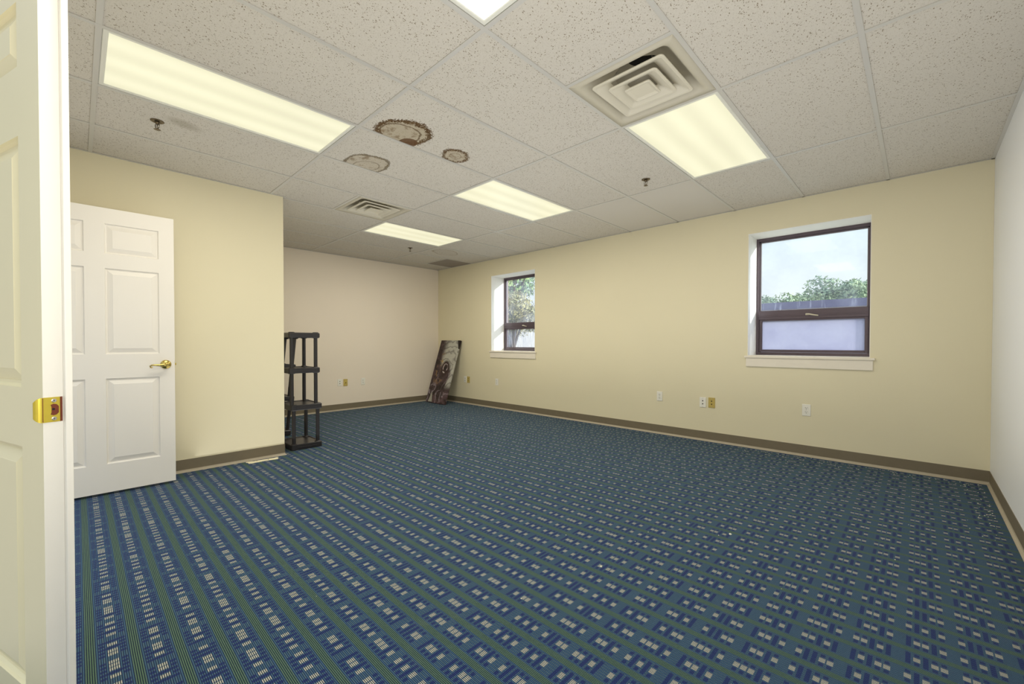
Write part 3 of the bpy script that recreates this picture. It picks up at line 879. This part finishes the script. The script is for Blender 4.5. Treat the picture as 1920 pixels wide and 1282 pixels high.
def crown(centre, rad, n, size, squash=.8, seed=1, blobs=9):
    rnd = random.Random(seed); bm = bmesh.new(); c = Vector(centre)
    B = [(Vector((rnd.uniform(-.75, .75)*rad, rnd.uniform(-.6, .6)*rad, rnd.uniform(-.55, .6)*rad*squash)), rnd.uniform(.35, .62)*rad) for _ in range(blobs)]
    for i in range(n):
        b, r = rnd.choice(B)
        d = Vector((rnd.gauss(0, 1), rnd.gauss(0, 1), rnd.gauss(0, 1))).normalized()
        p = b + d*r*rnd.uniform(.72, 1.05)
        u = Vector((rnd.gauss(0, 1), rnd.gauss(0, 1), rnd.gauss(0, 1))).normalized(); w = u.cross(d + u*.1).normalized()
        s = size*rnd.uniform(.6, 1.3)
        vs = [bm.verts.new(p + q) for q in (u*s, w*s*.55, -u*s, -w*s*.55)]
        bm.faces.new(vs)
    return bm
def tree(x, y, zc, rad, n, size, mat, label, group, seed, z0=-1.0, squash=.8, to=None):
    if to:                                  # same bearing, other distance
        q = (to + 1.3) / (y + 1.3); x = 1.42 + (x-1.42)*q; zc = 1.09 + (zc-1.09)*q; rad *= q; size *= q; y = to
    t = empty('tree', (x, y, z0)); tag(t, label, 'tree', group)
    mesh('foliage', crown((0, 0, 0), rad, n, size, squash, seed), mat, t).location = (0, 0, zc - z0)
    bm = bmesh.new(); tube(bm, [(0, 0, 0), (.05, 0, (zc-z0)*.5), (0, .05, zc-z0)], [rad*.10, rad*.07, rad*.03], 8)
    for k in range(4):
        a = k*1.7 + seed; tube(bm, [(0, 0, (zc-z0)*.6), (math.cos(a)*rad*.5, math.sin(a)*rad*.5, zc-z0+rad*.2)], [rad*.04, rad*.015], 6)
    mesh('trunk', bm, 'bark', t)
G = 'trees beyond the flat roof'
tree(-6.0, 30, 3.3, 1.45, 3200, .10, 'leaves_far', 'leftmost tree above the roof line in the large window', G, 1, to=27)
tree(-4.7, 31, 3.4, 1.25, 2600, .10, 'leaves_far', 'second tree from the left above the roof line in the large window', G, 2, to=33)
tree(-3.3, 30, 3.2, 1.1, 2400, .10, 'leaves_far', 'low tree left of the tallest pair in the large window', G, 3, to=39)
tree(-2.0, 30, 3.9, 1.35, 3200, .10, 'leaves_far', 'tallest round tree in the middle of the large window', G, 4, to=28)
tree(-.7, 31, 3.0, 1.1, 2400, .10, 'leaves_far', 'small pale tree near the right frame of the large window', G, 5, to=34)
tree(.2, 29, 4.0, 1.0, 1500, .10, 'leaves_far', 'tree cut off by the right frame of the large window', G, 6, to=40)
tree(-9.0, 9.5, 4.2, 1.9, 9000, .075, 'leaves_near', 'green tree filling the top of the left window', 'foliage outside the left window', 7)
tree(-6.9, 7.4, 2.1, 1.0, 9000, .042, 'leaves_autumn', 'yellowing bush low behind the left window', 'foliage outside the left window', 8)

# ------------------------------------------------------------------ sky, sun, camera
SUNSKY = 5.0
CAM_FILL, FLOOR_FILL = 20, 40
SKYB = .95   # sky strength behind the camera, added fill through the open side
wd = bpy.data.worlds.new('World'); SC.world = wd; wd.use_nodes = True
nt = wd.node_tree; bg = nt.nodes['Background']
tc = nt.nodes.new('ShaderNodeTexCoord'); sx = nt.nodes.new('ShaderNodeSeparateXYZ'); nt.links.new(tc.outputs['Generated'], sx.inputs[0])
rp = nt.nodes.new('ShaderNodeValToRGB'); nt.links.new(sx.outputs[2], rp.inputs[0])
cr = rp.color_ramp; cr.elements[0].position = 0.; cr.elements[0].color = (.52, .50, .47, 1)
cr.elements[1].position = 1.; cr.elements[1].color = (1.1, 1.25, 1.5, 1)
e = cr.elements.new(.12); e.color = (.46, .485, .49, 1)
e = cr.elements.new(.36); e.color = (.395, .48, .52, 1)
e = cr.elements.new(.62); e.color = (1, 1.08, 1.2, 1)
nt.links.new(rp.outputs[0], bg.inputs[0])
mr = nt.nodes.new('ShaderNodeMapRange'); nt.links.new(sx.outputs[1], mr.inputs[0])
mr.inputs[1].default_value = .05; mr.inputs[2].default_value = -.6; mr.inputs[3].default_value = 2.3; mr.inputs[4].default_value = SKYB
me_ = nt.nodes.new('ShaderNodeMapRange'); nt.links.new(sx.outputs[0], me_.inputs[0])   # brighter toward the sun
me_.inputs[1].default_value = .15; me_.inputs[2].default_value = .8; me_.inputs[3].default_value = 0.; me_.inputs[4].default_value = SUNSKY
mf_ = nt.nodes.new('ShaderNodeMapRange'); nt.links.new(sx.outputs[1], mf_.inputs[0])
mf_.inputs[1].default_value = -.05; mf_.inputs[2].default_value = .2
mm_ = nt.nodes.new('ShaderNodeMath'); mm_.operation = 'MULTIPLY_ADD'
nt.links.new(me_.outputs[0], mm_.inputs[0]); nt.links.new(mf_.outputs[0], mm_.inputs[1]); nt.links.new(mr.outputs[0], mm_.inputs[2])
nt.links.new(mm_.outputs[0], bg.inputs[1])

sd = bpy.data.lights.new('sun', 'SUN'); sd.energy = 5; sd.angle = math.radians(1.5); sd.color = (1, .96, .88)
so = bpy.data.objects.new('sun', sd); COL.objects.link(so)
so.rotation_euler = Vector((-1, -.31, -.20)).to_track_quat('-Z', 'Y').to_euler(); so.location = (8, 5, 6)

# added unseen fill lamp beside the camera, aimed up to brighten the ceiling
ld = bpy.data.lights.new('camera_fill', 'AREA'); ld.shape = 'DISK'; ld.size = .9; ld.energy = CAM_FILL; ld.color = (1, .95, .87)
lo = bpy.data.objects.new('camera_fill', ld); COL.objects.link(lo); lo.location = (1.45, -1.25, 1.15)
lo.rotation_euler = Vector((-.50, .60, .75)).to_track_quat('-Z', 'Y').to_euler()

# broad fill lamp added just above the floor, unseen, lifting the dark ceiling
ld = bpy.data.lights.new('floor_fill', 'AREA'); ld.shape = 'RECTANGLE'; ld.size = 4.6; ld.size_y = 3.4; ld.energy = FLOOR_FILL; ld.spread = math.radians(150); ld.color = (1, .97, .92)
lo = bpy.data.objects.new('floor_fill', ld); COL.objects.link(lo); lo.location = (-1.0, 1.1, .12); lo.rotation_euler = (PI, 0, 0)

cd = bpy.data.cameras.new('camera'); cam = bpy.data.objects.new('camera', cd); COL.objects.link(cam); SC.camera = cam
f, cx, cy, ya, pt, ro = 788.4608, 953.4203, 654.5194, -.7726, -.0134, .001
cd.sensor_width = 36; cd.sensor_fit = 'HORIZONTAL'; cd.lens = f/1920*36
cd.shift_x = (960-cx)/1920; cd.shift_y = (cy-641)/1920
cd.clip_start = .02; cd.clip_end = 300
F0 = Vector((math.sin(ya), math.cos(ya), 0)); R0 = Vector((math.cos(ya), -math.sin(ya), 0)); U = Vector((0, 0, 1))
F = F0*math.cos(pt) + U*math.sin(pt); U2 = U*math.cos(pt) - F0*math.sin(pt)
r = R0*math.cos(ro) + U2*math.sin(ro); u = U2*math.cos(ro) - R0*math.sin(ro)
cam.matrix_world = Matrix(((r.x, u.x, -F.x, 1.4207), (r.y, u.y, -F.y, -1.2998), (r.z, u.z, -F.z, 1.0914), (0, 0, 0, 1)))

vs = SC.view_settings; SC.display_settings.display_device = 'sRGB'
vs.view_transform = 'Standard'; vs.look = 'None'; vs.exposure = 0.0; vs.gamma = 1.0; vs.use_curve_mapping = False
